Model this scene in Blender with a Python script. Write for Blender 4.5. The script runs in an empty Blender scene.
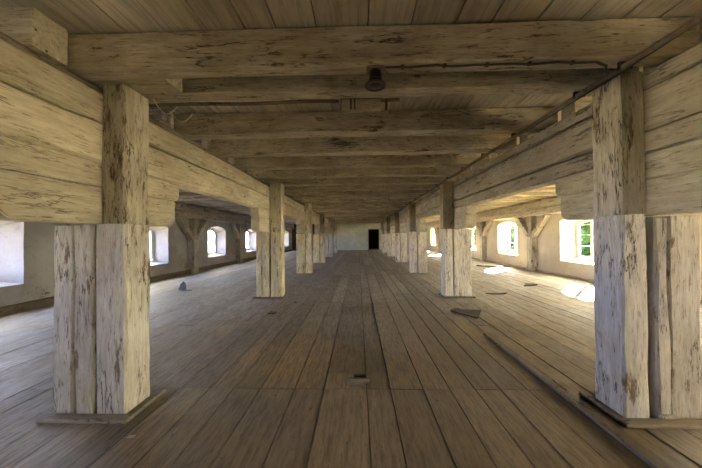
import bpy, bmesh, math, random
from mathutils import Vector, Matrix, noise
from mathutils.geometry import tessellate_polygon

random.seed(7)
C = bpy.context.scene.collection
R = math.radians

# ------------------------------------------------------------------ materials
class NT:
    def __init__(s, name):
        s.m = bpy.data.materials.new(name); s.m.use_nodes = True
        s.t = s.m.node_tree; s.t.nodes.clear()
    def n(s, typ, **kw):
        nd = s.t.nodes.new(typ)
        for k, v in kw.items():
            if k.startswith('i_'):
                key = k[2:]
                key = int(key) if key.isdigit() else key.replace('_', ' ')
                nd.inputs[key].default_value = v
            else: setattr(nd, k, v)
        return nd
    def l(s, a, b): s.t.links.new(a, b)
    def ramp(s, src, stops, interp='LINEAR'):
        r = s.n('ShaderNodeValToRGB'); r.color_ramp.interpolation = interp
        el = r.color_ramp.elements
        while len(el) < len(stops): el.new(.5)
        for e, (p, c) in zip(el, stops):
            e.position = p; e.color = (c, c, c, 1) if isinstance(c, (int, float)) else (*c, 1)
        s.l(src, r.inputs[0]); return r.outputs[0]
    def noise(s, vec, scale, detail=6, rough=.6, dist=0):
        a = s.n('ShaderNodeTexNoise', i_Scale=scale, i_Detail=detail, i_Roughness=rough, i_Distortion=dist)
        s.l(vec, a.inputs['Vector']); return a.outputs['Fac']
    def mix(s, f, a, b, mode='MIX'):
        m = s.n('ShaderNodeMix', data_type='RGBA', blend_type=mode)
        for i, v in ((0, f), (6, a), (7, b)):
            if isinstance(v, (int, float)): m.inputs[i].default_value = v
            elif isinstance(v, tuple): m.inputs[i].default_value = (*v, 1)
            else: s.l(v, m.inputs[i])
        return m.outputs[2]
    def math(s, op, a, b=0.0):
        m = s.n('ShaderNodeMath', operation=op)
        for i, v in ((0, a), (1, b)):
            if isinstance(v, (int, float)): m.inputs[i].default_value = v
            else: s.l(v, m.inputs[i])
        return m.outputs[0]
    def vscale(s, vec, sc):
        m = s.n('ShaderNodeVectorMath', operation='MULTIPLY'); s.l(vec, m.inputs[0]); m.inputs[1].default_value = sc
        return m.outputs[0]
    def coord(s):
        tc = s.n('ShaderNodeTexCoord'); oi = s.n('ShaderNodeObjectInfo')
        k = s.math('MULTIPLY', oi.outputs['Random'], 37.0)
        v = s.n('ShaderNodeVectorMath', operation='ADD'); s.l(tc.outputs['Object'], v.inputs[0]); s.l(k, v.inputs[1])
        return v.outputs[0], oi.outputs['Random']
    def finish(s, col, rough, height=None, strength=.5, dist=.01, spec=.3):
        b = s.n('ShaderNodeBsdfPrincipled'); o = s.n('ShaderNodeOutputMaterial')
        b.inputs['Specular IOR Level'].default_value = spec
        for inp, v in (('Base Color', col), ('Roughness', rough)):
            if isinstance(v, (int, float)): b.inputs[inp].default_value = v
            elif isinstance(v, tuple): b.inputs[inp].default_value = (*v, 1)
            else: s.l(v, b.inputs[inp])
        if height is not None:
            bp = s.n('ShaderNodeBump', i_Strength=strength, i_Distance=dist)
            s.l(height, bp.inputs['Height']); s.l(bp.outputs[0], b.inputs['Normal'])
        s.l(b.outputs[0], o.inputs[0]); return s.m

def painted_timber(name, axis, c1, c2, wood, flake=.60, dirt=(.20, .155, .09), dirt_amt=.5, crack=1.0, rust=False):
    """old limewash over hewn timber: flaked along the grain, cracked, nail holes, grime"""
    t = NT(name); vec, rnd = t.coord()
    st = {'x': (.12, 1, 1), 'y': (1, .12, 1), 'z': (1, 1, .12)}[axis]
    s2 = {'x': (.25, 1, 1), 'y': (1, .25, 1), 'z': (1, 1, .25)}[axis]
    g = t.vscale(vec, st); g2 = t.vscale(vec, s2)
    base = t.mix(t.ramp(t.noise(vec, 1.7, 4), [(.35, 0), (.65, 1)]), c1, c2)
    grain = t.noise(g, 30, 8, .7)
    base = t.mix(t.ramp(grain, [(.3, .55), (.62, 0)]), base, dirt)
    dm = t.math('MULTIPLY', t.ramp(t.noise(g2, 3.2, 7, .7), [(.46, 0), (.66, 1)]), dirt_amt)
    base = t.mix(dm, base, dirt)
    # fine vertical scoring
    fine = t.ramp(t.noise(g, 75, 5, .65), [(.34, 1), (.43, 0)])
    base = t.mix(t.math('MULTIPLY', fine, .8), base, wood)
    fl = t.noise(g2, 9, 10, .72)
    fmask = t.ramp(fl, [(flake, 0), (flake + .025, 1)])
    chip = t.ramp(t.noise(g2, 26, 6, .65), [(flake + .03, 0), (flake + .055, .9)])
    chip = t.math('MULTIPLY', chip, t.ramp(t.noise(vec, 2.6, 3), [(.42, .15), (.60, 1)]))
    base = t.mix(chip, base, wood)
    edge = t.ramp(fl, [(flake - .03, 0), (flake - .004, .55)])
    base = t.mix(edge, base, dirt)
    if rust:
        base = t.mix(t.ramp(t.noise(g2, 2.2, 6, .7), [(.56, 0), (.66, .7)]), base, (.48, .28, .07))
    woodc = t.mix(grain, tuple(x * .55 for x in wood), wood)
    col = t.mix(fmask, base, woodc)
    cr = t.noise(g, 8, 5, .6, .25)
    cm = t.math('ABSOLUTE', t.math('SUBTRACT', cr, .5))
    cmask = t.math('MULTIPLY', t.ramp(cm, [(.0, 1), (.012, 0)]), crack)
    gate = t.ramp(t.noise(vec, 2.1, 2), [(.48, 0), (.56, 1)])
    cmask = t.math('MULTIPLY', cmask, gate)
    col = t.mix(cmask, col, (.03, .022, .014))
    vo = t.n('ShaderNodeTexVoronoi', i_Scale=7.0); t.l(g2, vo.inputs['Vector'])
    pit = t.ramp(vo.outputs['Distance'], [(.045, 1), (.075, 0)])
    col = t.mix(t.math('MULTIPLY', pit, .85), col, (.05, .035, .02))
    tone = t.n('ShaderNodeHueSaturation'); t.l(col, tone.inputs['Color'])
    t.l(t.math('ADD', t.math('MULTIPLY', rnd, .28), .86), tone.inputs['Value'])
    h = t.math('SUBTRACT', t.math('ADD', t.math('MULTIPLY', grain, .6), t.math('MULTIPLY', fl, .25)), t.math('MULTIPLY', fmask, .35))
    h = t.math('SUBTRACT', t.math('SUBTRACT', h, cmask), t.math('MULTIPLY', pit, .5))
    return t.finish(tone.outputs[0], .75, h, .85, .012, .25)

CREAM1, CREAM2, WOOD = (.58, .51, .335), (.45, .39, .255), (.17, .115, .06)
M = {}
for a in 'xyz':
    M['beam_' + a] = painted_timber('limewashed_beam_' + a, a, CREAM1, CREAM2, WOOD, .67, dirt_amt=.38, crack=.55)
M['joist'] = painted_timber('grimy_joist', 'x', (.66, .575, .41), (.48, .41, .285), (.17, .12, .065), .62, dirt_amt=.62)
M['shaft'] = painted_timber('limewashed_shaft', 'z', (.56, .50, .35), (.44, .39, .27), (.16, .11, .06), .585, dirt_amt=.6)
M['casing_yellow'] = painted_timber('yellowed_casing', 'z', (.80, .70, .40), (.68, .56, .28), (.26, .15, .06), .60, dirt_amt=.4, rust=True)
M['casing'] = painted_timber('whitewashed_casing', 'z', (.59, .55, .45), (.46, .425, .335), (.22, .15, .08), .60, dirt_amt=.42)
M['wallplate'] = painted_timber('pale_limewashed_wall_plate', 'y', (.74, .67, .50), (.62, .55, .39), (.2, .15, .09), .64, dirt_amt=.3)
M['wallpost'] = painted_timber('limewashed_wall_post', 'z', (.74, .68, .54), (.60, .54, .41), (.17, .12, .07), .60)
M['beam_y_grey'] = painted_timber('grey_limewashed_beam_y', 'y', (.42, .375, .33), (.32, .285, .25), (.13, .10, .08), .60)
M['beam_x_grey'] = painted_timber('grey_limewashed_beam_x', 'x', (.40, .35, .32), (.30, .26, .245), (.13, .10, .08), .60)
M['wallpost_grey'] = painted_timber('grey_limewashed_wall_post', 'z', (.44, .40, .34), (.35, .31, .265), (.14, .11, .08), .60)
M['dark'] = painted_timber('blackened_wood', 'x', (.055, .042, .030), (.04, .03, .022), (.03, .022, .015), .6)
M['casing_lit'] = painted_timber('lit_whitewashed_casing', 'z', (.80, .74, .56), (.70, .63, .45), (.24, .16, .08), .61, dirt_amt=.35)  # casing colour lifted to stand in for front light on the right row
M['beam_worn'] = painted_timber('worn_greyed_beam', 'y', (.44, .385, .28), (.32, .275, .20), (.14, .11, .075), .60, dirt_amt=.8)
M['shaft_dark'] = painted_timber('dark_brown_shaft', 'z', (.36, .30, .19), (.26, .21, .13), (.12, .085, .05), .59, dirt_amt=.8)  # darker brown shaft for the right row beyond its nearest post
M['plinth'] = painted_timber('worn_plinth', 'x', (.25, .22, .165), (.18, .15, .11), (.11, .08, .05), .56, dirt_amt=.8)
M['bare_x'] = painted_timber('bare_dark_wood_x', 'x', (.20, .155, .10), (.14, .105, .07), (.08, .055, .035), .58)
M['bare_y'] = painted_timber('bare_dark_wood_y', 'y', (.17, .13, .085), (.11, .085, .055), (.06, .045, .03), .58)

def floor_mat():
    t = NT('worn_floorboards'); tc = t.n('ShaderNodeTexCoord'); v = tc.outputs['Object']
    geo = t.n('ShaderNodeNewGeometry'); isl = geo.outputs['Random Per Island']
    off = t.n('ShaderNodeVectorMath', operation='ADD'); t.l(v, off.inputs[0])
    t.l(t.math('MULTIPLY', isl, 23.0), off.inputs[1]); bv = off.outputs[0]
    g = t.vscale(bv, (1, .11, 1))
    grain = t.noise(g, 34, 10, .78)
    grey, brown, ochre, dark = (.33, .295, .235), (.215, .165, .095), (.34, .24, .09), (.065, .048, .030)
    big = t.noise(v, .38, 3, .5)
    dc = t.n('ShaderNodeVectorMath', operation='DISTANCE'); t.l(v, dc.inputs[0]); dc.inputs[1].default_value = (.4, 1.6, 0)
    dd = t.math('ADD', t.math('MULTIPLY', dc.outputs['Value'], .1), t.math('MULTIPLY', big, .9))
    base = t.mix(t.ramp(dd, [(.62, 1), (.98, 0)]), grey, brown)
    st = t.ramp(t.noise(v, .75, 4, .6, .6), [(.58, 0), (.70, .55)])
    base = t.mix(st, base, ochre)
    dv = t.n('ShaderNodeVectorMath', operation='DISTANCE'); t.l(v, dv.inputs[0]); dv.inputs[1].default_value = (-.95, 3.5, 0)
    dn = t.math('ADD', dv.outputs['Value'], t.math('MULTIPLY', t.noise(v, 1.6, 6, .65), 1.6))
    base = t.mix(t.ramp(t.math('MULTIPLY', dn, .4), [(.42, .75), (.70, 0)]), base, ochre)
    tone = t.n('ShaderNodeHueSaturation'); t.l(base, tone.inputs['Color'])
    t.l(t.math('ADD', t.math('MULTIPLY', isl, .42), .80), tone.inputs['Value'])
    col = t.mix(t.ramp(grain, [(.39, .68), (.56, 0)]), tone.outputs[0], dark)
    light = t.ramp(t.noise(g, 12, 8, .75), [(.60, 0), (.74, .5)])
    col = t.mix(light, col, (.42, .36, .25))
    sp = t.ramp(t.noise(v, 11, 10, .85), [(.57, 0), (.66, .8)])
    col = t.mix(sp, col, dark)
    vo = t.n('ShaderNodeTexVoronoi', i_Scale=9.0); t.l(t.vscale(bv, (1, .35, 1)), vo.inputs['Vector'])
    kn = t.ramp(vo.outputs['Distance'], [(.05, 1), (.09, 0)])
    col = t.mix(t.math('MULTIPLY', kn, .7), col, (.045, .03, .02))
    rough = t.ramp(t.noise(v, 3.0, 5, .6), [(.3, .50), (.7, .80)])
    h = t.math('SUBTRACT', grain, t.math('MULTIPLY', kn, .4))
    return t.finish(col, rough, h, .6, .008, .28)
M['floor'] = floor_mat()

def ceil_mat():
    t = NT('limewashed_ceiling_boards'); tc = t.n('ShaderNodeTexCoord'); v = tc.outputs['Object']
    isl = t.n('ShaderNodeNewGeometry').outputs['Random Per Island']
    g = t.vscale(v, (1, .08, 1)); grain = t.noise(g, 18, 7, .7)
    base = t.mix(t.ramp(t.noise(v, 1.1, 5, .6), [(.38, 0), (.62, 1)]), (.58, .50, .365), (.45, .385, .275))
    tone = t.n('ShaderNodeHueSaturation'); t.l(base, tone.inputs['Color'])
    t.l(t.math('ADD', t.math('MULTIPLY', isl, .25), .87), tone.inputs['Value'])
    col = t.mix(t.ramp(grain, [(.33, .55), (.55, 0)]), tone.outputs[0], (.13, .10, .06))
    col = t.mix(t.ramp(t.noise(v, 7, 9, .8), [(.62, 0), (.70, .7)]), col, (.11, .08, .045))
    return t.finish(col, .8, grain, .5, .006, .2)
M['ceiling'] = ceil_mat()

def plaster(name, c1, c2, stain, brick=None, amt=.62):
    t = NT(name); tc = t.n('ShaderNodeTexCoord'); v = tc.outputs['Object']
    col = t.mix(t.ramp(t.noise(v, .9, 6, .65), [(.36, 0), (.64, 1)]), c1, c2)
    col = t.mix(t.ramp(t.noise(v, 2.3, 9, .75), [(.53, 0), (.70, .75)]), col, stain)
    col = t.mix(t.ramp(t.noise(v, 14, 8, .8), [(.60, 0), (.70, .55)]), col, tuple(x * .55 for x in stain))
    n = t.noise(v, 5, 10, .7)
    if brick:
        br = t.n('ShaderNodeTexBrick', i_Scale=1.0); br.offset = .5
        br.inputs['Color1'].default_value = (*brick, 1); br.inputs['Color2'].default_value = (brick[0] * .7, brick[1] * .7, brick[2] * .7, 1)
        br.inputs['Mortar'].default_value = (.34, .31, .26, 1); br.inputs['Mortar Size'].default_value = .012
        br.inputs['Brick Width'].default_value = .26; br.inputs['Row Height'].default_value = .075
        sw = t.n('ShaderNodeSeparateXYZ'); t.l(v, sw.inputs[0]); cb = t.n('ShaderNodeCombineXYZ')
        t.l(sw.outputs['Y'], cb.inputs[0]); t.l(sw.outputs['Z'], cb.inputs[1]); t.l(cb.outputs[0], br.inputs['Vector'])
        col = t.mix(t.ramp(t.noise(v, 1.3, 7, .6), [(amt, 0), (amt + .02, 1)]), col, br.outputs['Color'])
    return t.finish(col, .9, n, .7, .03, .1)
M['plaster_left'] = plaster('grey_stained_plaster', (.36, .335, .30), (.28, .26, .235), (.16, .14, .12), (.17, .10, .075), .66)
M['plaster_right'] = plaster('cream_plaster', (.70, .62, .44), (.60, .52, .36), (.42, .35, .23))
M['plaster_back'] = plaster('pale_green_plaster', (.52, .52, .38), (.42, .42, .31), (.27, .24, .17))
M['plaster_dark'] = plaster('dark_brown_plaster', (.085, .055, .042), (.06, .04, .032), (.04, .028, .022))

def simple(name, c, rough=.6, metal=0.0, bump=None, var=.25, scale=20):
    t = NT(name); tc = t.n('ShaderNodeTexCoord')
    n = t.noise(tc.outputs['Object'], scale, 6, .7)
    col = t.mix(t.ramp(n, [(.3, 0), (.7, 1)]), tuple(x * (1 - var) for x in c), tuple(min(1, x * (1 + var)) for x in c))
    m = t.finish(col, rough, n, .4, .004)
    m.node_tree.nodes['Principled BSDF'].inputs['Metallic'].default_value = metal
    return m
M['frame'] = simple('weathered_window_paint', (.50, .48, .43), .6)
M['pipe'] = simple('limewashed_steel_pipe', (.17, .13, .085), .55, 0, var=.4)
M['cable'] = simple('dark_cable', (.07, .05, .035), .6)
M['black'] = simple('black_bakelite', (.03, .022, .022), .35)
M['ground'] = simple('pale_gravel_ground', (.58, .52, .42), .95, scale=3)
M['bark'] = simple('tree_bark', (.11, .08, .055), .9)
M['slate'] = simple('grey_roof_slate_shard', (.10, .105, .105), .6)
M['underfloor'] = simple('dark_underfloor', (.03, .025, .02), .95)
M['leafdry'] = simple('dry_yellow_leaf', (.32, .26, .08), .8)
M['wire'] = simple('white_wire', (.55, .52, .42), .5)

t = NT('green_leaves'); tc = t.n('ShaderNodeTexCoord')
isl = t.n('ShaderNodeNewGeometry').outputs['Random Per Island']
lc = t.ramp(isl, [(0, (.002, .008, .004)), (.5, (.005, .016, .007)), (1, (.014, .030, .011))])
b = t.n('ShaderNodeBsdfPrincipled', i_Roughness=.9); b.inputs['Specular IOR Level'].default_value = 0; t.l(lc, b.inputs['Base Color'])
tr = t.n('ShaderNodeBsdfTranslucent'); t.l(lc, tr.inputs[0])
mx = t.n('ShaderNodeMixShader', i_Fac=.35); t.l(b.outputs[0], mx.inputs[1]); t.l(tr.outputs[0], mx.inputs[2])
o = t.n('ShaderNodeOutputMaterial'); t.l(mx.outputs[0], o.inputs[0]); M['leaves'] = t.m

t = NT('dusty_window_glass')
a = t.n('ShaderNodeBsdfTransparent'); a.inputs[0].default_value = (.95, .97, .96, 1)
b = t.n('ShaderNodeBsdfGlossy', i_Roughness=.05); mx = t.n('ShaderNodeMixShader', i_Fac=.06)
t.l(a.outputs[0], mx.inputs[1]); t.l(b.outputs[0], mx.inputs[2])
o = t.n('ShaderNodeOutputMaterial'); t.l(mx.outputs[0], o.inputs[0]); M['glass'] = t.m

# ------------------------------------------------------------------ helpers
def link(name, bm, mat, parent=None, loc=(0, 0, 0), smooth=False):
    me = bpy.data.meshes.new(name); bmesh.ops.recalc_face_normals(bm, faces=bm.faces[:]); bm.to_mesh(me); bm.free()
    me.materials.append(mat)
    if smooth:
        me.polygons.foreach_set('use_smooth', [True] * len(me.polygons)); me.set_sharp_from_angle(angle=R(35))
    o = bpy.data.objects.new(name, me); C.objects.link(o); o.location = loc
    if parent: o.parent = parent
    return o
def tag(o, label, cat, group=None, kind=None):
    o['label'] = label; o['category'] = cat
    if group: o['group'] = group
    if kind: o['kind'] = kind
    return o
def root(name, loc, label, cat, group=None, rz=0):
    o = bpy.data.objects.new(name, None); C.objects.link(o); o.location = loc; o.rotation_euler.z = rz
    return tag(o, label, cat, group)
def struct(o): o['kind'] = 'structure'; return o

def hewn(bm, b, axis, seed=0, seg=.28, jit=.005, ch=.014, wob=.006):
    """one hand-hewn timber: 16-point section with waney corners, rings along its length"""
    x0, x1, y0, y1, z0, z1 = b
    ax = 'xyz'.index(axis); lo = (x0, y0, z0); hi = (x1, y1, z1)
    u, v = [i for i in range(3) if i != ax]
    L = hi[ax] - lo[ax]; n = max(2, int(L / seg)); hu, hv = (hi[u] - lo[u]) / 2, (hi[v] - lo[v]) / 2
    cu, cv = (hi[u] + lo[u]) / 2, (hi[v] + lo[v]) / 2
    jit = min(jit, hu * .12, hv * .12); ch = min(ch, hu * .35, hv * .35); wob = min(wob, hu * .1)
    rings = []
    for i in range(n + 1):
        a = lo[ax] + L * i / n; ring = []
        def nz(k, sc=1.6): return noise.noise(Vector((a * sc, seed * 7.3 + k * 3.1, seed * 1.7)))
        cs = [max(.003, ch * (1 + 1.3 * nz(k + 20, 2.2))) for k in range(4)]
        ou, ov = wob * nz(11, .7), wob * nz(12, .7)
        pts = []
        sg = [(-1, -1), (1, -1), (1, 1), (-1, 1)]
        for k, (su, sv) in enumerate(sg):
            c = cs[k]
            A = (su * (hu - c), sv * hv); B = (su * hu, sv * (hv - c))
            if k in (0, 2): pts += [B, A] if k == 0 else [B, A]
            else: pts += [A, B]
            nu, nv = sg[(k + 1) % 4]
            pts.append(((su + nu) / 2 * hu, (sv + nv) / 2 * hv))
        for k, (pu, pv) in enumerate(pts):
            d = jit * nz(k, 2.6); r = math.hypot(pu, pv) or 1
            co = [0, 0, 0]; co[ax] = a; co[u] = cu + ou + pu * (1 + d / r); co[v] = cv + ov + pv * (1 + d / r)
            ring.append(bm.verts.new(co))
        rings.append(ring)
    m = len(rings[0])
    for i in range(n):
        for k in range(m):
            bm.faces.new((rings[i][k], rings[i][(k + 1) % m], rings[i + 1][(k + 1) % m], rings[i + 1][k]))
    bm.faces.new(rings[0][::-1]); bm.faces.new(rings[-1])
    return bm
SEED = [0]
def timber(name, b, axis, mat, parent=None, origin=None, **kw):
    SEED[0] += 1
    if origin is None: origin = ((b[0] + b[1]) / 2, (b[2] + b[3]) / 2, b[4])
    lb = (b[0] - origin[0], b[1] - origin[0], b[2] - origin[1], b[3] - origin[1], b[4] - origin[2], b[5] - origin[2])
    bm = bmesh.new(); hewn(bm, lb, axis, SEED[0], **kw)
    return link(name, bm, mat, parent, (0, 0, 0) if parent else origin, True)
def box(bm, x0, x1, y0, y1, z0, z1):
    vs = [bm.verts.new(c) for c in ((x0, y0, z0), (x1, y0, z0), (x1, y1, z0), (x0, y1, z0), (x0, y0, z1), (x1, y0, z1), (x1, y1, z1), (x0, y1, z1))]
    for f in ((0, 3, 2, 1), (4, 5, 6, 7), (0, 1, 5, 4), (1, 2, 6, 5), (2, 3, 7, 6), (3, 0, 4, 7)): bm.faces.new([vs[i] for i in f])
def boxobj(name, b, mat, parent=None, bev=0):
    bm = bmesh.new(); box(bm, *b)
    if bev: bmesh.ops.bevel(bm, geom=bm.edges[:], offset=bev, segments=2, affect='EDGES')
    return link(name, bm, mat, parent)
def prism(name, prof, x0, x1, mat, parent=None, loc=(0, 0, 0), bev=.008):
    """profile in (y, z), extruded along x"""
    bm = bmesh.new(); vs = [bm.verts.new((x0, y, z)) for y, z in prof]
    f = bm.faces.new(vs); r = bmesh.ops.extrude_face_region(bm, geom=[f])
    for v in r['geom']:
        if isinstance(v, bmesh.types.BMVert): v.co.x = x1
    if bev: bmesh.ops.bevel(bm, geom=[e for e in bm.edges if e.calc_face_angle(0) > .6], offset=bev, segments=2, affect='EDGES')
    return link(name, bm, mat, parent, loc, True)
def tube(bm, pts, r, n=10):
    rings = []; pts = [Vector(p) for p in pts]
    for i, p in enumerate(pts):
        d = (pts[min(i + 1, len(pts) - 1)] - pts[max(i - 1, 0)]).normalized()
        a = d.orthogonal().normalized() if i == 0 else (pa - d * pa.dot(d)).normalized(); pa = a
        bb = d.cross(a)
        rings.append([bm.verts.new(p + (a * math.cos(2 * math.pi * k / n) + bb * math.sin(2 * math.pi * k / n)) * r) for k in range(n)])
    for i in range(len(rings) - 1):
        for k in range(n): bm.faces.new((rings[i][k], rings[i][(k + 1) % n], rings[i + 1][(k + 1) % n], rings[i + 1][k]))
    bm.faces.new(rings[0][::-1]); bm.faces.new(rings[-1])
def lathe(bm, prof, n=28, c=(0, 0)):
    rings = [[bm.verts.new((c[0] + r * math.cos(2 * math.pi * k / n), c[1] + r * math.sin(2 * math.pi * k / n), z)) for k in range(n)] for r, z in prof]
    for i in range(len(rings) - 1):
        for k in range(n): bm.faces.new((rings[i][k], rings[i][(k + 1) % n], rings[i + 1][(k + 1) % n], rings[i + 1][k]))
    bm.faces.new(rings[0][::-1]); bm.faces.new(rings[-1])

ORD = ['nearest', 'second', 'third', 'fourth', 'fifth', 'sixth', 'seventh', 'eighth', 'ninth', 'tenth', 'eleventh', 'twelfth', 'thirteenth',
       'fourteenth', 'fifteenth', 'sixteenth', 'seventeenth', 'eighteenth', 'nineteenth', 'twentieth', 'twenty-first', 'twenty-second',
       'twenty-third', 'twenty-fourth', 'twenty-fifth', 'twenty-sixth', 'twenty-seventh', 'twenty-eighth', 'twenty-ninth', 'thirtieth',
       'thirty-first', 'thirty-second', 'thirty-third', 'thirty-fourth']

# ------------------------------------------------------------------ room shell
XL, XR, YF, YB, ZC = -7.1, 7.3, -6.6, 29.1, 3.11
TH = .50
PITCH = 4.39

def floor():
    bm = bmesh.new()
    edges = [-.98, -.64, -.35, .07, .30, .62]
    while edges[0] > XL: edges.insert(0, edges[0] - random.uniform(.23, .33))
    while edges[-1] < XR: edges.append(edges[-1] + random.uniform(.23, .33))
    edges[0] = XL; edges[-1] = XR
    for i in range(len(edges) - 1):
        a, b = edges[i] + .0045, edges[i + 1] - .0045
        if abs((a + b) / 2) < 2.0: seams = [YF, 2.69]
        else: seams = [YF, 2.69 + random.choice([-.02, .9, -1.3, 1.9])]
        while seams[-1] < YB:
            seams.append(seams[-1] + random.choice([3.5, 4.39, 4.39, 5.3]))
        seams[-1] = YB
        for j in range(len(seams) - 1):
            s0, s1 = seams[j] + .003, seams[j + 1] - .003
            if s1 - s0 < .3: continue
            dz = random.uniform(-.003, .002)
            if j == 1 and a < 0 < b:
                s1 = max(s1, 4.5)
                box(bm, a, -.06, s0, 2.99, -.03, dz); box(bm, -.06, b, s0, 2.87, -.03, dz)
                box(bm, a, b, 2.985, s1, -.03, dz - .001); continue
            c = random.uniform(0, .003)
            vs0 = len(bm.verts); box(bm, a, b, s0, s1, -.03, dz)
            bm.verts.ensure_lookup_table(); bm.verts[vs0 + 5].co.z -= c; bm.verts[vs0 + 6].co.z -= c
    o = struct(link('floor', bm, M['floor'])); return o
floor()
struct(boxobj('floor_base', (XL, XR, YF, YB, -.30, -.22), M['underfloor']))
def ceiling():
    bm = bmesh.new(); e = [-1.80, -1.49, -1.16, -.86, -.62, -.31, .09, .42]
    while e[0] > XL: e.insert(0, e[0] - random.uniform(.26, .36))
    while e[-1] < XR: e.append(e[-1] + random.uniform(.26, .36))
    e[0] = XL; e[-1] = XR
    for i in range(len(e) - 1):
        y = YF
        while y < YB:
            y2 = min(YB, y + random.choice([3.5, 4.4, 5.2])); dz = random.uniform(0, .004)
            if YB - y2 < .5: y2 = YB
            box(bm, e[i] + .006, e[i + 1] - .006, y, y2 - .003, ZC + dz, ZC + .03); y = y2
    struct(link('ceiling', bm, M['ceiling']))
    struct(boxobj('ceiling_deck', (XL - TH, XR + TH, YF - .4, YB + .4, ZC + .032, ZC + .25), M['bare_y']))
ceiling()

def arch(cy, hw, z0, zs, zc, n=12):
    """outline of an opening with a segmental head: (y, z) list"""
    s = zc - zs; r = (hw * hw + s * s) / (2 * s); a = math.asin(min(1, hw / r)); p = [(cy - hw, z0), (cy + hw, z0)]
    for i in range(n + 1):
        th = a - 2 * a * i / n; p.append((cy + r * math.sin(th), zc - r + r * math.cos(th)))
    return p
def side_wall(name, xi, xo, centres, zi, mat):
    bm = bmesh.new(); bounds = [YF] + [(centres[i] + centres[i + 1]) / 2 for i in range(len(centres) - 1)] + [YB]
    for k, cy in enumerate(centres):
        y0, y1 = bounds[k], bounds[k + 1]
        ai = arch(cy, zi[0], *zi[1:4]); ao = arch(cy, zi[4], *zi[5:8])
        for x, hole in ((xi, ai), (xo, ao)):
            outer = [(y0, -.3), (y1, -.3), (y1, ZC + .03), (y0, ZC + .03)]
            tri = tessellate_polygon([[Vector((p[0], p[1], 0)) for p in outer], [Vector((p[0], p[1], 0)) for p in hole]])
            vs = [bm.verts.new((x, p[0], p[1])) for p in outer + hole]
            for t3 in tri: bm.faces.new([vs[i] for i in t3])
        vi = [bm.verts.new((xi, *p)) for p in ai]; vo = [bm.verts.new((xo, *p)) for p in ao]
        for i in range(len(vi)):
            j = (i + 1) % len(vi); bm.faces.new((vi[i], vi[j], vo[j], vo[i]))
    bmesh.ops.remove_doubles(bm, verts=bm.verts[:], dist=.0005)
    return struct(link(name, bm, mat))
WL = [4.75 + 4.42 * k for k in range(-2, 6)]
WR = [9.20 + 4.42 * k for k in range(-3, 5)]
ZL = (.86, .55, 1.86, 2.04, .60, .66, 1.72, 1.90)
ZR = (.88, .54, 1.97, 2.13, .62, .64, 1.84, 2.00)
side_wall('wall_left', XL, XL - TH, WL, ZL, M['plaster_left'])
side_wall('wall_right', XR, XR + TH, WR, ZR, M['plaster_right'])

wn = [0]
def ring_faces(bm, a, b, x0, x1):
    A0 = [bm.verts.new((x0, *p)) for p in a]; B0 = [bm.verts.new((x0, *p)) for p in b]
    A1 = [bm.verts.new((x1, *p)) for p in a]; B1 = [bm.verts.new((x1, *p)) for p in b]
    n = len(a)
    for i in range(n):
        j = (i + 1) % n
        for q in ((A0[i], A0[j], B0[j], B0[i]), (A1[i], B1[i], B1[j], A1[j]), (A0[i], A1[i], A1[j], A0[j]), (B0[i], B0[j], B1[j], B1[i])): bm.faces.new(q)
def window(side, cy):
    wn[0] += 1; nm = 'window_%d' % wn[0]
    Z = ZL if side < 0 else ZR; xo = (XL - TH) if side < 0 else (XR + TH)
    hw, z0, zs, zc = Z[4] , Z[5], Z[6], Z[7]
    r = bpy.data.objects.new(nm, None); C.objects.link(r); r.location = (xo, cy, z0); struct(r)
    s = -side                                     # towards the room
    def lz(p): return [(y - cy, z - z0) for y, z in p]
    fr = .055
    bm = bmesh.new(); ring_faces(bm, lz(arch(cy, hw + .01, z0 - .005, zs, zc + .01)), lz(arch(cy, hw - fr, z0 + fr, zs - .01, zc - fr)), s * .04, s * .12)
    link('frame', bm, M['frame'], r)
    boxobj('mullion', (min(s * .03, s * .125), max(s * .03, s * .125), -.03, .03, fr, zc - z0 - fr), M['frame'], r)
    boxobj('sill_board', (min(s * .0, s * .2), max(s * .0, s * .2), -hw, hw, -.012, .012), M['frame'], r)
    for q in (-1, 1):
        bm = bmesh.new(); a, b2 = sorted((q * .032, q * (hw - fr - .004))); H = zs - z0 - .01
        for yy in ((a, a + .035), (b2 - .035, b2)): box(bm, *sorted((s * .06, s * .1)), yy[0], yy[1], fr + .004, H)
        for zz in (fr + .004, H * .36, H * .68, H - .03): box(bm, *sorted((s * .065, s * .095)), a + .034, b2 - .034, zz, zz + .028)
        sh = link('sash', bm, M['frame'], r)
        boxobj('pane', (*sorted((s * .078, s * .082)), a + .02, b2 - .02, fr + .02, zc - z0 - fr - .03 - (.0 if True else 0)), M['glass'], sh)
for cy in WL: window(-1, cy)
for cy in WR: window(1, cy)

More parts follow.
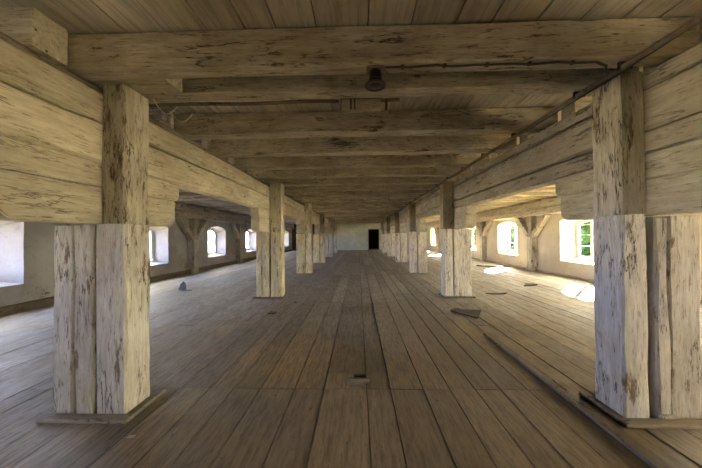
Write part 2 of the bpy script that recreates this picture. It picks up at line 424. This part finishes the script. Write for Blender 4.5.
# end walls; the far one has the dark doorway
def end_wall():
    bm = bmesh.new()
    box(bm, -2.6, 1.07, YB, YB + .3, -.3, ZC + .03); box(bm, 2.22, 2.6, YB, YB + .3, -.3, ZC + .03); box(bm, 1.07, 2.22, YB, YB + .3, 2.23, ZC + .03)
    box(bm, 1.07, 2.22, YB, YB + .3, -.3, 0)
    struct(link('wall_back', bm, M['plaster_back']))
    struct(boxobj('wall_back_left', (XL - .5, -2.6, YB, YB + .3, -.3, ZC + .03), M['plaster_dark']))
    struct(boxobj('wall_back_right', (2.6, XR + .5, YB, YB + .3, -.3, ZC + .03), M['plaster_left']))
    bm = bmesh.new()   # unlit passage behind the doorway
    for bb in ((.6, .7, YB + .3, YB + 4, -.3, 2.7), (2.7, 2.8, YB + .3, YB + 4, -.3, 2.7), (.6, 2.8, YB + 4, YB + 4.1, -.3, 2.7), (.6, 2.8, YB + .3, YB + 4, 2.6, 2.7), (.6, 2.8, YB + .3, YB + 4, -.1, -.01)): box(bm, *bb)
    struct(link('wall_passage', bm, M['plaster_dark']))
    d = bpy.data.objects.new('door_1', None); C.objects.link(d); d.location = (1.645, YB, 0); struct(d)
    bm = bmesh.new()
    box(bm, -.585, -.52, -.02, .1, 0, 2.22); box(bm, .52, .585, -.02, .1, 0, 2.22); box(bm, -.585, .585, -.02, .1, 2.16, 2.24)
    link('door_frame', bm, M['bare_x'], d)
    struct(boxobj('wall_front', (XL - .5, XR + .5, YF - .3, YF, -.3, ZC + .03), M['plaster_left']))
end_wall()
struct(timber('baseboard_left', (XL + .002, XL + .13, YF, YB, -.002, .16), 'y', M['bare_y']))
struct(timber('baseboard_right', (XR - .07, XR - .002, YF, YB, -.002, .07), 'y', M['beam_y']))

# ------------------------------------------------------------------ post rows
def round_end_profile(y0, y1, z0, z1, r, n=6):
    """beam side view with both lower corners rounded"""
    p = [(y0, z1), (y0, z0 + r)]
    p += [(y0 + r - r * math.cos(a), z0 + r - r * math.sin(a)) for a in [math.pi / 2 * i / n for i in range(1, n + 1)]]
    q = [(y1 - r + r * math.sin(a), z0 + r - r * math.cos(a)) for a in [math.pi / 2 * i / n for i in range(0, n + 1)]]
    p += q + [(y1, z1)]
    return p[::1]

rows = range(0, 6)
JZ = {-1: 1.622, 1: 1.652}                    # height of the joint between lower and upper shafts
SIDE = {-1: 'left', 1: 'right'}
POST = {  # inner face, main width, gap, outer widths ; per row
    (-1, 0): (1.96, .265, .02, (.185, .195)), (1, 0): (2.12, .205, .055, (.115, .26)),
    (-1, 1): (1.88, .27, .03, (.19, .15)), (1, 1): (2.07, .21, .02, (.42,)),
}
for side in (-1, 1):
    sn = SIDE[side]
    gi = 2.175 if side < 0 else 2.318          # inner face of the girder
    gw = .19 if side < 0 else .23
    for k in rows:
        yc = 2.39 + PITCH * k; y0, y1 = yc - .14, yc + .14
        xi, mw, gap, ow = POST.get((side, k), (1.9 if side < 0 else 2.1, .22 + .04 * random.random(), .025 + .03 * random.random(), (.20, .16) if k % 2 else (.36,)))
        lab = {0: 'nearest twin whitewashed timber post of the %s row, flaking, with a plank plinth'}.get(k, 'twin whitewashed timber post, %s from the front in the %s row' % (ORD[k], '%s'))
        lab = lab % sn
        p = root('timber_post', (side * xi, yc, 0), lab, 'post', 'posts of the %s row' % sn)
        def S(a, b): return (min(side * (a - xi), side * (b - xi)), max(side * (a - xi), side * (b - xi)))
        d0, d1 = y0 - yc, y1 - yc; O = (0, 0, 0)
        def part(nm, xa, xb, ya, yb, za, zb, ax, mat, **kw):
            return timber(nm, (*S(xa, xb), ya, yb, za, zb), ax, mat, p, O, **kw)
        cas = M['casing_yellow'] if side < 0 and 1 <= k <= 3 else M['casing_lit'] if side > 0 and k > 0 else M['casing']
        part('lower_shaft', xi, xi + mw, d0, d1, 0.001, JZ[side] - .002, 'z', cas, seg=.14, jit=.008, ch=.016)
        sx0 = xi + (.0 if side > 0 else .005); sx1 = gi - .004
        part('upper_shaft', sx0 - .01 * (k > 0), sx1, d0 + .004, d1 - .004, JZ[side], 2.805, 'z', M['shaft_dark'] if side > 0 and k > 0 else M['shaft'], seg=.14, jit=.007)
        x = xi + mw + gap
        for i, w in enumerate(ow):
            part('prop', x, x + w - .004, d0 + .01 * i + .004, d1 - .01 * i, 0.001, JZ[side] - .012 - (.02 if (side > 0 and i == 0 and k == 0) else 0), 'z', cas, seg=.16, jit=.007, ch=.012 if k else .02)
            x += w
        xo = x
        if k <= 1:
            a, b3 = (xi - .07, xo + .01) if k == 0 else (xi - .05, xo + .05)
            part('plinth', a, b3, d0 - .09, d0 - .004, 0.001, .032, 'x', M['plinth'], jit=.003, ch=.006)
            part('plinth', a, xi - .004, d0 - .003, d1 + .09, 0.001, .032, 'y', M['plinth'], jit=.003, ch=.006)
        if side > 0 and k == 0:
            part('foot_block', xi + mw + .05, xi + mw + .17, d0 - .028, d0 + .002, .033, .06, 'x', M['casing'], jit=.002, ch=.004)
        # saddle timbers above the props
        g0, g1 = gi, gi + gw
        def sad(nm, half, z0, z1, r, lb):
            o = prism(nm, round_end_profile(-half, half, 0, z1 - z0, r), min(side * 0, side * gw), max(side * 0, side * gw), M['beam_y'], None, (side * gi, yc, z0), .01)
            tag(o, lb, 'bracket', 'saddle timbers of the %s row' % sn)
        pn = ('%s post of the %s row' % (ORD[k], sn))
        sad('saddle_timber', .80 + .02 * (k % 2), JZ[side], 1.930, .10, 'lower saddle timber with rounded ends resting on the ' + pn)
        sad('saddle_timber', .88 - .02 * (k % 2), 1.937, 2.138, .07, 'upper saddle timber under the girder joint at the ' + pn)
    # girders, one length per bay, two or three members high
    for k in range(-1, 6):
        a = YF if k < 0 else 2.39 + PITCH * k + .003
        b4 = min(2.39 + PITCH * (k + 1) - .003, YB)
        where = 'over the foreground, in front of the nearest %s post' % sn if k < 0 else ('between the %s and %s posts of the %s row' % (ORD[k], ORD[k + 1], sn) if k < 5 else 'between the last %s post and the far wall' % sn)
        lv = ([(2.142, 2.473, 'lower'), (2.483, 2.735, 'upper')] if side < 0 else [(2.142, 2.321, 'lowest'), (2.331, 2.658, 'middle'), (2.668, 2.805, 'top')])
        for z0, z1, w in lv:
            ext = random.uniform(-.006, .004)
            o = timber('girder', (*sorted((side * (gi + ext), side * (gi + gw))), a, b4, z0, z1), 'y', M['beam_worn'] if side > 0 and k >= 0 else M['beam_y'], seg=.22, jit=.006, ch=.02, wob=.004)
            tag(o, '%s girder timber %s' % (w, where), 'beam', 'girders of the %s row' % sn)
    if side < 0:
        for k in range(-1, 6):
            a = YF if k < 0 else 2.39 + PITCH * k + .003
            b4 = min(2.39 + PITCH * (k + 1) - .003, YB)
            o = timber('packing_plank', (-2.42, -2.22, a, b4, 2.737, 2.805), 'y', M['bare_y'])
            where = 'ahead of the nearest left post' if k < 0 else 'from the %s left post backwards' % ORD[k]
            tag(o, 'dark packing plank on the left girder under the joists, ' + where, 'plank', 'packing planks')

# ------------------------------------------------------------------ joists
far = [2.21, 2.645] + [2.79 + .872 * i for i in range(1, 31)]
far = [f for f in far if f < YB - .05]
for i, f in enumerate(far):
    w = .15 if i == 0 else .17 if i == 1 else .205 - (.03 * random.random() if i > 1 else 0)
    z0 = 2.81 if i == 0 else 2.832 + (random.uniform(-.01, .008) if i > 1 else 0)
    o = timber('ceiling_joist', (-2.37, 2.50, f - w, f, z0, ZC - .014), 'x', M['joist'], seg=.25, jit=.006, ch=.009, wob=.007)
    l = {0: 'nearest ceiling joist across the hall, carrying the dark lamp and its conduit',
         1: 'second ceiling joist across the hall, with the long pipe and cable box behind it'}.get(i, 'grimy limewashed ceiling joist across the hall, %s from the front' % (ORD[i] if i < len(ORD) else 'farthest'))
    tag(o, l, 'beam', 'ceiling joists across the hall')
for side in (-1, 1):
    sn = SIDE[side]; wall = (XL + .005) if side < 0 else (XR - .005)
    sp = [(1.80, 2.03), (2.225, 2.455)] if side < 0 else [(1.82, 2.04), (2.24, 2.46)]
    ends = [2.22, 1.60] if side < 0 else [2.50, 2.52]
    for f in far[2:]: sp.append((f - .21 - .235, f - .21 - .025)); ends.append(2.385 if side < 0 else 2.52)
    for i, ((a, b5), e) in enumerate(zip(sp, ends)):
        o = timber('aisle_joist', (*sorted((side * e, wall)), a, b5, 2.822, ZC - .014), 'x', M['beam_x_grey' if side < 0 and i > 1 else 'beam_x'], seg=.3, jit=.007, ch=.012)
        l = 'ceiling joist over the %s aisle, %s from the front' % (sn, ORD[i] if i < len(ORD) else 'farthest')
        if side < 0 and i == 1: l = 'left aisle joist whose sawn end pokes into the hall above the nearest post'
        tag(o, l, 'beam', 'joists over the %s aisle' % sn)

# ------------------------------------------------------------------ wall posts, braces, wall plates
def oblique(bm, p0, p1, w, d, x0, x1):
    """brace in the (y, z) plane from p0 to p1, width w, x range"""
    v = Vector((p1[0] - p0[0], p1[1] - p0[1])).normalized(); nrm = Vector((-v.y, v.x)) * w / 2; n = 5
    rows_ = []
    for i in range(n + 1):
        t_ = i / n; c = Vector((p0[0], p0[1])).lerp(Vector((p1[0], p1[1])), t_)
        bow = .0 * math.sin(math.pi * t_)
        c = c - nrm.normalized() * bow * d
        rows_.append([bm.verts.new((x, c.x + s_ * nrm.x, c.y + s_ * nrm.y)) for x, s_ in ((x0, -1), (x1, -1), (x1, 1), (x0, 1))])
    for i in range(n):
        for k in range(4): bm.faces.new((rows_[i][k], rows_[i][(k + 1) % 4], rows_[i + 1][(k + 1) % 4], rows_[i + 1][k]))
    bm.faces.new(rows_[0][::-1]); bm.faces.new(rows_[-1])
for side in (-1, 1):
    sn = SIDE[side]
    ys = [11.35 + 4.42 * k for k in range(-2, 4)] if side < 0 else [11.46 + 4.42 * k for k in range(-2, 4)]
    xin = 6.82 if side < 0 else 7.03; xw = abs(XL) - .001 if side < 0 else XR - .001
    zb = 2.28 if side < 0 else 2.25
    for i, y in enumerate(ys):
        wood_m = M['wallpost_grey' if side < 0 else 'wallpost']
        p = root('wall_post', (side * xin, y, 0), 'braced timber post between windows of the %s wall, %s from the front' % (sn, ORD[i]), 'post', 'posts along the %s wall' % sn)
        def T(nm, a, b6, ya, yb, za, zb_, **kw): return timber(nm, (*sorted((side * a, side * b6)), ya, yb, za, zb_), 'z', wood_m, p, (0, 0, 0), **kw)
        T('lower_shaft', 0, xw - xin - .1 if side > 0 else xw - xin - .135, -.17, .17, .001, .2, ch=.02)
        T('lower_shaft', 0, xw - xin, -.165, .165, .2, 1.40, ch=.02, seg=.15)
        T('upper_shaft', .03, xw - xin, -.10, .10, 1.402, zb - .002, seg=.15)
        for q in (-1, 1):
            bm = bmesh.new(); oblique(bm, (q * .10, 1.40), (q * .98, zb + .03), .19, q, *sorted((side * .02, side * (xw - xin - .06))))
            # trim everything above the wall plate and inside the shaft line
            for z_, no in ((zb - .003, (0, 0, 1)),):
                bmesh.ops.bisect_plane(bm, geom=bm.verts[:] + bm.edges[:] + bm.faces[:], plane_co=(0, 0, z_), plane_no=no, clear_outer=True)
            bmesh.ops.bisect_plane(bm, geom=bm.verts[:] + bm.edges[:] + bm.faces[:], plane_co=(0, q * .102, 0), plane_no=(0, -q, 0), clear_outer=True)
            bmesh.ops.bisect_plane(bm, geom=bm.verts[:] + bm.edges[:] + bm.faces[:], plane_co=(0, 0, 1.403), plane_no=(0, 0, -1), clear_outer=True)
            bmesh.ops.holes_fill(bm, edges=[e for e in bm.edges if e.is_boundary], sides=0)
            bmesh.ops.bevel(bm, geom=[e for e in bm.edges if e.calc_face_angle(0) > .6], offset=.008, segments=1, affect='EDGES')
            link('brace', bm, wood_m, p, (0, 0, 0))
    for z0, z1, w in ((zb, zb + .265, 'lower'), (zb + .268, 2.812, 'upper')):
        e = 0 if w == 'lower' else .03
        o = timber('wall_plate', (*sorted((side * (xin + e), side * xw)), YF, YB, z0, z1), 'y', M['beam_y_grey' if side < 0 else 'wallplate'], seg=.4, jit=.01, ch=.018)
        tag(o, '%s of the two long timbers along the top of the %s wall' % (w, sn), 'beam')

# ------------------------------------------------------------------ lamp, pipes, cables
lp = root('ceiling_lamp', (.145, 2.135, 2.808), 'dark jar lamp fitting under the nearest ceiling joist', 'lamp')
boxobj('mounting_plate', (-.055, .055, -.045, .045, -.014, 0), M['pipe'], lp, .004)
bm = bmesh.new(); lathe(bm, [(.02, -.014), (.036, -.018), (.040, -.03), (.040, -.075), (.046, -.08), (.046, -.092), (.050, -.10)]); link('housing', bm, M['black'], lp, smooth=True)
bm = bmesh.new(); lathe(bm, [(.048, -.100), (.066, -.106), (.067, -.114), (.060, -.118), (.050, -.112)]); link('rim', bm, M['cable'], lp, smooth=True)
bm = bmesh.new(); lathe(bm, [(.045, -.101), (.046, -.108), (.03, -.116), (.01, -.119)]); link('lens', bm, M['black'], lp, smooth=True)
bm = bmesh.new(); tube(bm, [(.03 + .045 * math.cos(a), 0 - .02, -.05 + .03 * math.sin(a)) for a in [i * .5 for i in range(0, 7)]], .004, 6); link('hanger', bm, M['pipe'], lp)

lp.scale = (1.25, 1.25, 1.2)
bm = bmesh.new(); pts = [(.215 + i * .1, 2.10 + .006 * math.sin(i * 1.3), 2.796 + .004 * math.sin(i * 2.1)) for i in range(17)] + [(1.90, 2.12, 2.775), (1.96, 2.2, 2.77)]
tube(bm, pts, .0085, 8)
cd = link('conduit', bm, M['cable'], smooth=True); tag(cd, 'thin dark conduit clipped under the nearest ceiling joist, from lamp to right post', 'cable')
for i in range(5):
    boxobj('clip', (.34 + .32 * i, .365 + .32 * i, 2.088, 2.112, 2.782, 2.812), M['cable'], cd, .003)

pp = root('long_pipe', (2.03, 0, 2.765), 'long limewashed pipe hung under the joists beside the right girder', 'pipe')
bm = bmesh.new(); tube(bm, [(.0 + .004 * math.sin(i), -1.8 + i * .9, .005 * math.sin(i * 1.7)) for i in range(31)], .021, 12); link('steel_pipe', bm, M['pipe'], pp, smooth=True)
bm = bmesh.new(); tube(bm, [(.052 + .006 * math.sin(i * 2.3), -1.8 + i * .45, .012 + .006 * math.sin(i * 1.1)) for i in range(60)], .009, 8); link('cable', bm, M['cable'], pp, smooth=True)
for i, f in enumerate(far[:20]):
    bm = bmesh.new(); box(bm, -.03, .07, f - .09, f - .07, .02, .044); box(bm, -.03, -.022, f - .09, f - .07, -.02, .03); box(bm, .064, .07, f - .09, f - .07, -.0, .03)
    link('hanger', bm, M['cable'], pp)

cp = root('cable_conduit', (0, 2.705, 2.842), 'long pipe with a boxed joint running behind the second ceiling joist', 'pipe')
bm = bmesh.new(); tube(bm, [(-2.10 + i * .16, .004 * math.sin(i), .006 * math.sin(i * .8)) for i in range(13)], .017, 10); link('pipe', bm, M['bare_x'], cp, smooth=True)
bm = bmesh.new(); tube(bm, [(.24, 0, 0), (.42, 0, .003)], .017, 10); link('pipe', bm, M['bare_x'], cp, smooth=True)
boxobj('box_lid', (-.165, .245, -.045, .03, .0, .032), M['plinth'], cp, .004)
bb = boxobj('box_body', (-.15, .235, -.04, .028, -.105, -.001), M['beam_x'], cp, .004)
boxobj('strap', (-.07 + .0, -.05, -.044, -.038, -.103, -.002), M['cable'], bb)
boxobj('strap', (-.03 + .0, -.015, -.044, -.038, -.103, -.002), M['cable'], bb)
boxobj('strap', (.275, .30, -.03, -.018, -.105, -.002), M['cable'], cp)

boxobj('hanger', (-.01, .02, .0, .025, .033, ZC - 2.842), M['bare_x'], cp)
bm = bmesh.new()
tube(bm, [(-1.93 + .15 * t_ + .02, 2.50 + .12 * t_, 2.80 - .10 * math.sin(math.pi * t_) - .02 * t_) for t_ in [i / 12 for i in range(13)]], .004, 6)
tube(bm, [(-1.86 + .2 * t_, 2.66 + .05 * t_, 2.80 - .14 * math.sin(math.pi * (t_ * .8 + .1)) ) for t_ in [i / 12 for i in range(13)]], .004, 6)
tag(link('loose_wire', bm, M['wire'], smooth=True), 'thin pale wire looped loosely beside the top of the nearest left post', 'wire')

# ------------------------------------------------------------------ things on the floor
o = timber('floor_batten', (1.86, 1.955, .6, 4.15, .001, .034), 'y', M['bare_y'], seg=.2, jit=.004, ch=.008)
tag(o, 'long dark batten lying on the floorboards along the nearest right post', 'batten')
def rock(name, loc, sc, seed, mat, label, cat, rot=(0, 0, 0)):
    bm = bmesh.new(); bmesh.ops.create_icosphere(bm, subdivisions=3, radius=1)
    for v in bm.verts:
        k = 1 + .35 * noise.noise(v.co * 1.3 + Vector((seed, 0, 0))) + .12 * noise.noise(v.co * 4 + Vector((seed, 3, 0)))
        v.co = Vector((round(v.co.x * k * 3.5) / 3.5 * .4 + v.co.x * k * .6, v.co.y * k, v.co.z * k))
        v.co = Vector((v.co.x * sc[0], v.co.y * sc[1], v.co.z * sc[2]))
    bmesh.ops.rotate(bm, verts=bm.verts[:], cent=(0, 0, 0), matrix=Matrix.Rotation(rot[0], 3, 'X') @ Matrix.Rotation(rot[1], 3, 'Y') @ Matrix.Rotation(rot[2], 3, 'Z'))
    mz = min(v.co.z for v in bm.verts)
    for v in bm.verts: v.co.z -= mz
    return tag(link(name, bm, mat, None, loc), label, cat)
def slab(name, outline, t_, loc, mat, label, cat, tilt=(0, 0), curl=0.0):
    """flat broken piece: outline (x, y), thickness, tilted, resting on the floor"""
    bm = bmesh.new(); vs = [bm.verts.new((x, y, 0)) for x, y in outline]; f = bm.faces.new(vs)
    bmesh.ops.subdivide_edges(bm, edges=bm.edges[:], cuts=2, use_grid_fill=True)
    r = bmesh.ops.extrude_face_region(bm, geom=bm.faces[:])
    for v in r['geom']:
        if isinstance(v, bmesh.types.BMVert): v.co.z += t_
    for v in bm.verts:
        v.co.z += curl * (v.co.x ** 2 + v.co.y ** 2) + .004 * noise.noise(v.co * 20)
    mt = Matrix.Rotation(tilt[0], 3, 'X') @ Matrix.Rotation(tilt[1], 3, 'Y')
    bmesh.ops.rotate(bm, verts=bm.verts[:], cent=(0, 0, 0), matrix=mt)
    mz = min(v.co.z for v in bm.verts)
    for v in bm.verts: v.co.z -= mz
    return tag(link(name, bm, mat, None, loc), label, cat)
slab('wood_offcut', [(-.12, -.04), (-.02, -.055), (.10, -.04), (.11, .03), (.02, .045), (-.10, .035)], .028, (-.01, 2.80, .002), M['plinth'], 'small splintered wood offcut lying at the hole in the middle of the floor', 'offcut')
slab('plank_piece', [(-.34, .10), (-.28, .17), (.26, .13), (.02, -.28)], .022, (2.10, 5.22, .002), M['dark'], 'dark triangular plank piece on the floor in front of the second right post', 'plank', (R(4), 0))
slab('wood_chip', [(-.05, -.02), (.06, -.03), (.05, .03), (-.04, .035)], .015, (1.98, 5.58, .002), M['dark'], 'small dark chip beside the triangular plank piece', 'chip')
slab('broken_board', [(-.17, -.06), (.19, -.10), (.13, .02), (-.03, .10)], .03, (4.92, 8.05, .002), M['dark'], 'small dark curled board on the right aisle floor near the bright window', 'board', (R(10), R(-8)), .35)
slab('bark_strip', [(-.26, -.05), (.2, -.08), (.30, .02), (-.1, .06)], .02, (3.45, 7.0, .002), M['dark'], 'flat brown strip of bark on the floor right of the second right post', 'bark', (0, 0), .2)
slab('dark_plank', [(-.62, .10), (-.50, .30), (.10, .05), (.75, -.28), (.4, -.30)], .035, (6.2, 13.0, .002), M['dark'], 'dark plank lying in the sunlit patch of the right aisle', 'plank', (R(2), 0), .0)
slab('slate_shard', [(-.11, -.05), (.10, -.06), (.10, .02), (.06, .13), (.0, .19), (-.08, .10)], .012, (-5.02, 7.68, .002), M['slate'], 'upright grey slate shard standing on the left aisle floor', 'shard', (R(68), R(6)), 1.2)
slab('slate_flake', [(-.16, -.05), (.18, -.06), (.12, .05), (-.08, .06)], .01, (-4.86, 7.60, .002), M['slate'], 'flat dark slate flake lying next to the upright shard', 'shard')
slab('black_rag', [(-.07, -.05), (.05, -.06), (.08, .03), (-.03, .06)], .02, (-1.69, 5.27, .002), M['black'], 'small black scrap on the floor in front of the second left post', 'scrap', (0, 0), 3)
slab('dry_leaf', [(-.05, -.02), (.01, -.03), (.06, .0), (.01, .03), (-.03, .02)], .003, (-3.05, 4.35, .003), M['leafdry'], 'yellow dry leaf on the floor right of the nearest left post', 'leaf', (0, 0), 4)
slab('paper_scrap', [(-.03, -.015), (.03, -.012), (.025, .015), (-.028, .012)], .002, (-1.72, 2.02, .003), M['casing'], 'tiny pale scrap on the floor in front of the nearest left post', 'scrap', (0, 0), 4)
rock('plaster_crumb', (-1.42, 6.1, .0), (.035, .03, .02), 3, M['bare_x'], 'small dark crumb on the floor just right of the second left post', 'crumb')

# ------------------------------------------------------------------ outside
struct(boxobj('ground', (-60, 60, -40, 80, -1.0, -.8), M['ground']))
def sun_blocker():  # unseen mass added above the ceiling to keep sun off the left ground
    bm = bmesh.new(); box(bm, XL - TH, XR + TH, YF - .4, YB + .4, ZC + .26, 9.5)
    vs = [bm.verts.new(p) for p in ((XL - TH - .4, YF - .8, 9.5), (XR + TH + .4, YF - .8, 9.5), (XR + TH + .4, YB + .8, 9.5), (XL - TH - .4, YB + .8, 9.5), (.1, YF - .8, 14), (.1, YB + .8, 14))]
    for f in ((0, 1, 4), (2, 3, 5), (1, 2, 5, 4), (3, 0, 4, 5), (0, 3, 2, 1)): bm.faces.new([vs[i] for i in f])
    struct(link('unseen_sun_blocker', bm, M['plaster_right']))
sun_blocker()
def tree(loc, s, seed, label):
    rnd = random.Random(seed)
    r = root('leafy_tree', loc, label, 'tree', 'trees outside the right windows')
    bm = bmesh.new(); tube(bm, [(0, 0, 0), (.05, .02, .8), (-.03, .05, 1.8 * s), (.04, 0, 2.8 * s)], .12, 8); link('trunk', bm, M['bark'], r)
    bm = bmesh.new()
    blobs = [(rnd.uniform(-1.2, 1.2) * s, rnd.uniform(-1.5, 1.5) * s, rnd.uniform(.9, 3.4) * s, rnd.uniform(.7, 1.15) * s) for _ in range(13)]
    for bx, by, bz, br in blobs:
        for _ in range(520):
            d = Vector((rnd.gauss(0, 1), rnd.gauss(0, 1), rnd.gauss(0, 1))).normalized() * br * rnd.uniform(.6, 1.05)
            c = Vector((bx, by, bz)) + d
            if c.z < .15: continue
            a = Vector((rnd.gauss(0, 1), rnd.gauss(0, 1), rnd.gauss(0, .6))).normalized() * .13; b_ = a.orthogonal().normalized() * .085
            vs = [bm.verts.new(c + q) for q in (-a, b_ + a * .1, a, -b_ + a * .1)]; bm.faces.new(vs)
    link('crown', bm, M['leaves'], r)
TR = ['first', 'second', 'third', 'fourth', 'fifth', 'sixth']
for i, (x, y, s) in enumerate([(12.6, 13.6, 1.0), (12.9, 19.0, 1.0), (12.7, 24.2, 1.0), (13.3, 29.4, 1.0), (13.0, 8.3, 1.0), (13.2, 35.0, 1.0), (18.6, 16.4, 1.15), (18.7, 22.0, 1.15), (18.8, 27.6, 1.15), (18.9, 33.2, 1.15)]):
    tree((x, y, -.8), s, i + 5, ('bushy green tree close outside the right windows, %s along the wall' % ['second', 'third', 'fourth', 'fifth', 'nearest', 'farthest'][i]) if i < 6
         else 'tall bushy tree standing behind the window trees, %s of the back line' % ['nearest', 'second', 'third', 'farthest'][i - 6])

# ------------------------------------------------------------------ light
sd = Vector((-1.35, -1.35, -1.0)).normalized()
sun = bpy.data.lights.new('sun', 'SUN'); sun.energy = 36; sun.angle = R(.6); sun.color = (1, .90, .72)
so = bpy.data.objects.new('sun', sun); C.objects.link(so); so.rotation_euler = sd.to_track_quat('-Z', 'Y').to_euler(); so.location = (20, 20, 20)

w = bpy.data.worlds.new('sky'); bpy.context.scene.world = w; w.use_nodes = True
nt = w.node_tree; nt.nodes.clear()
tc = nt.nodes.new('ShaderNodeTexCoord'); dot = nt.nodes.new('ShaderNodeVectorMath'); dot.operation = 'DOT_PRODUCT'
nt.links.new(tc.outputs['Generated'], dot.inputs[0]); dot.inputs[1].default_value = (-sd.x, -sd.y, -sd.z)
rp = nt.nodes.new('ShaderNodeValToRGB'); el = rp.color_ramp.elements
mr = nt.nodes.new('ShaderNodeMapRange'); mr.inputs[1].default_value = -1; mr.inputs[2].default_value = 1
nt.links.new(dot.outputs['Value'], mr.inputs[0]); nt.links.new(mr.outputs[0], rp.inputs[0])
el[0].position = .30; el[0].color = (.52, .64, 1.25, 1); el[1].position = .95; el[1].color = (2.2, 2.0, 1.6, 1)
e = el.new(.6); e.color = (1.1, 1.05, 1.0, 1)
bg = nt.nodes.new('ShaderNodeBackground'); bg.inputs[1].default_value = 5.0
nt.links.new(rp.outputs[0], bg.inputs[0]); ow = nt.nodes.new('ShaderNodeOutputWorld'); nt.links.new(bg.outputs[0], ow.inputs[0])

def portal(side, cy):
    Z = ZL if side < 0 else ZR
    l = bpy.data.lights.new('window_portal', 'AREA'); l.shape = 'RECTANGLE'; l.size = Z[4] * 2 + .02; l.size_y = Z[7] - Z[5] + .02
    l.cycles.is_portal = True
    o = bpy.data.objects.new('window_portal', l); C.objects.link(o)
    x = (XL - TH - .01) if side < 0 else (XR + TH + .01)
    o.location = (x, cy, (Z[7] + Z[5]) / 2); o.rotation_euler = (R(90), 0, R(-90) if side < 0 else R(90))
for cy in WL: portal(-1, cy)
for cy in WR: portal(1, cy)

# ------------------------------------------------------------------ camera
yaw, pitch, roll = .0264, .0073, -.0091
cy_, sy_, cp_, sp_, cr, sr = math.cos(yaw), math.sin(yaw), math.cos(pitch), math.sin(pitch), math.cos(roll), math.sin(roll)
fw = Vector((-sy_ * cp_, cy_ * cp_, sp_)); rt = Vector((cy_, sy_, 0)); up = rt.cross(fw)
r2 = rt * cr + up * sr; u2 = -rt * sr + up * cr
cam = bpy.data.cameras.new('camera'); cam.sensor_width = 36; cam.lens = 14; cam.clip_start = .05; cam.clip_end = 300
co = bpy.data.objects.new('camera', cam); C.objects.link(co)
m = Matrix((( r2.x, u2.x, -fw.x, 0), (r2.y, u2.y, -fw.y, 0), (r2.z, u2.z, -fw.z, 1.5), (0, 0, 0, 1)))
co.matrix_world = m
sc = bpy.context.scene; sc.camera = co
sc.view_settings.view_transform = 'Standard'; sc.view_settings.look = 'None'; sc.view_settings.gamma = 1; sc.view_settings.exposure = 3.93
sc.cycles.use_denoising = True
sc.cycles.max_bounces = 16; sc.cycles.diffuse_bounces = 10; sc.cycles.sample_clamp_indirect = 20
sc.cycles.transparent_max_bounces = 12
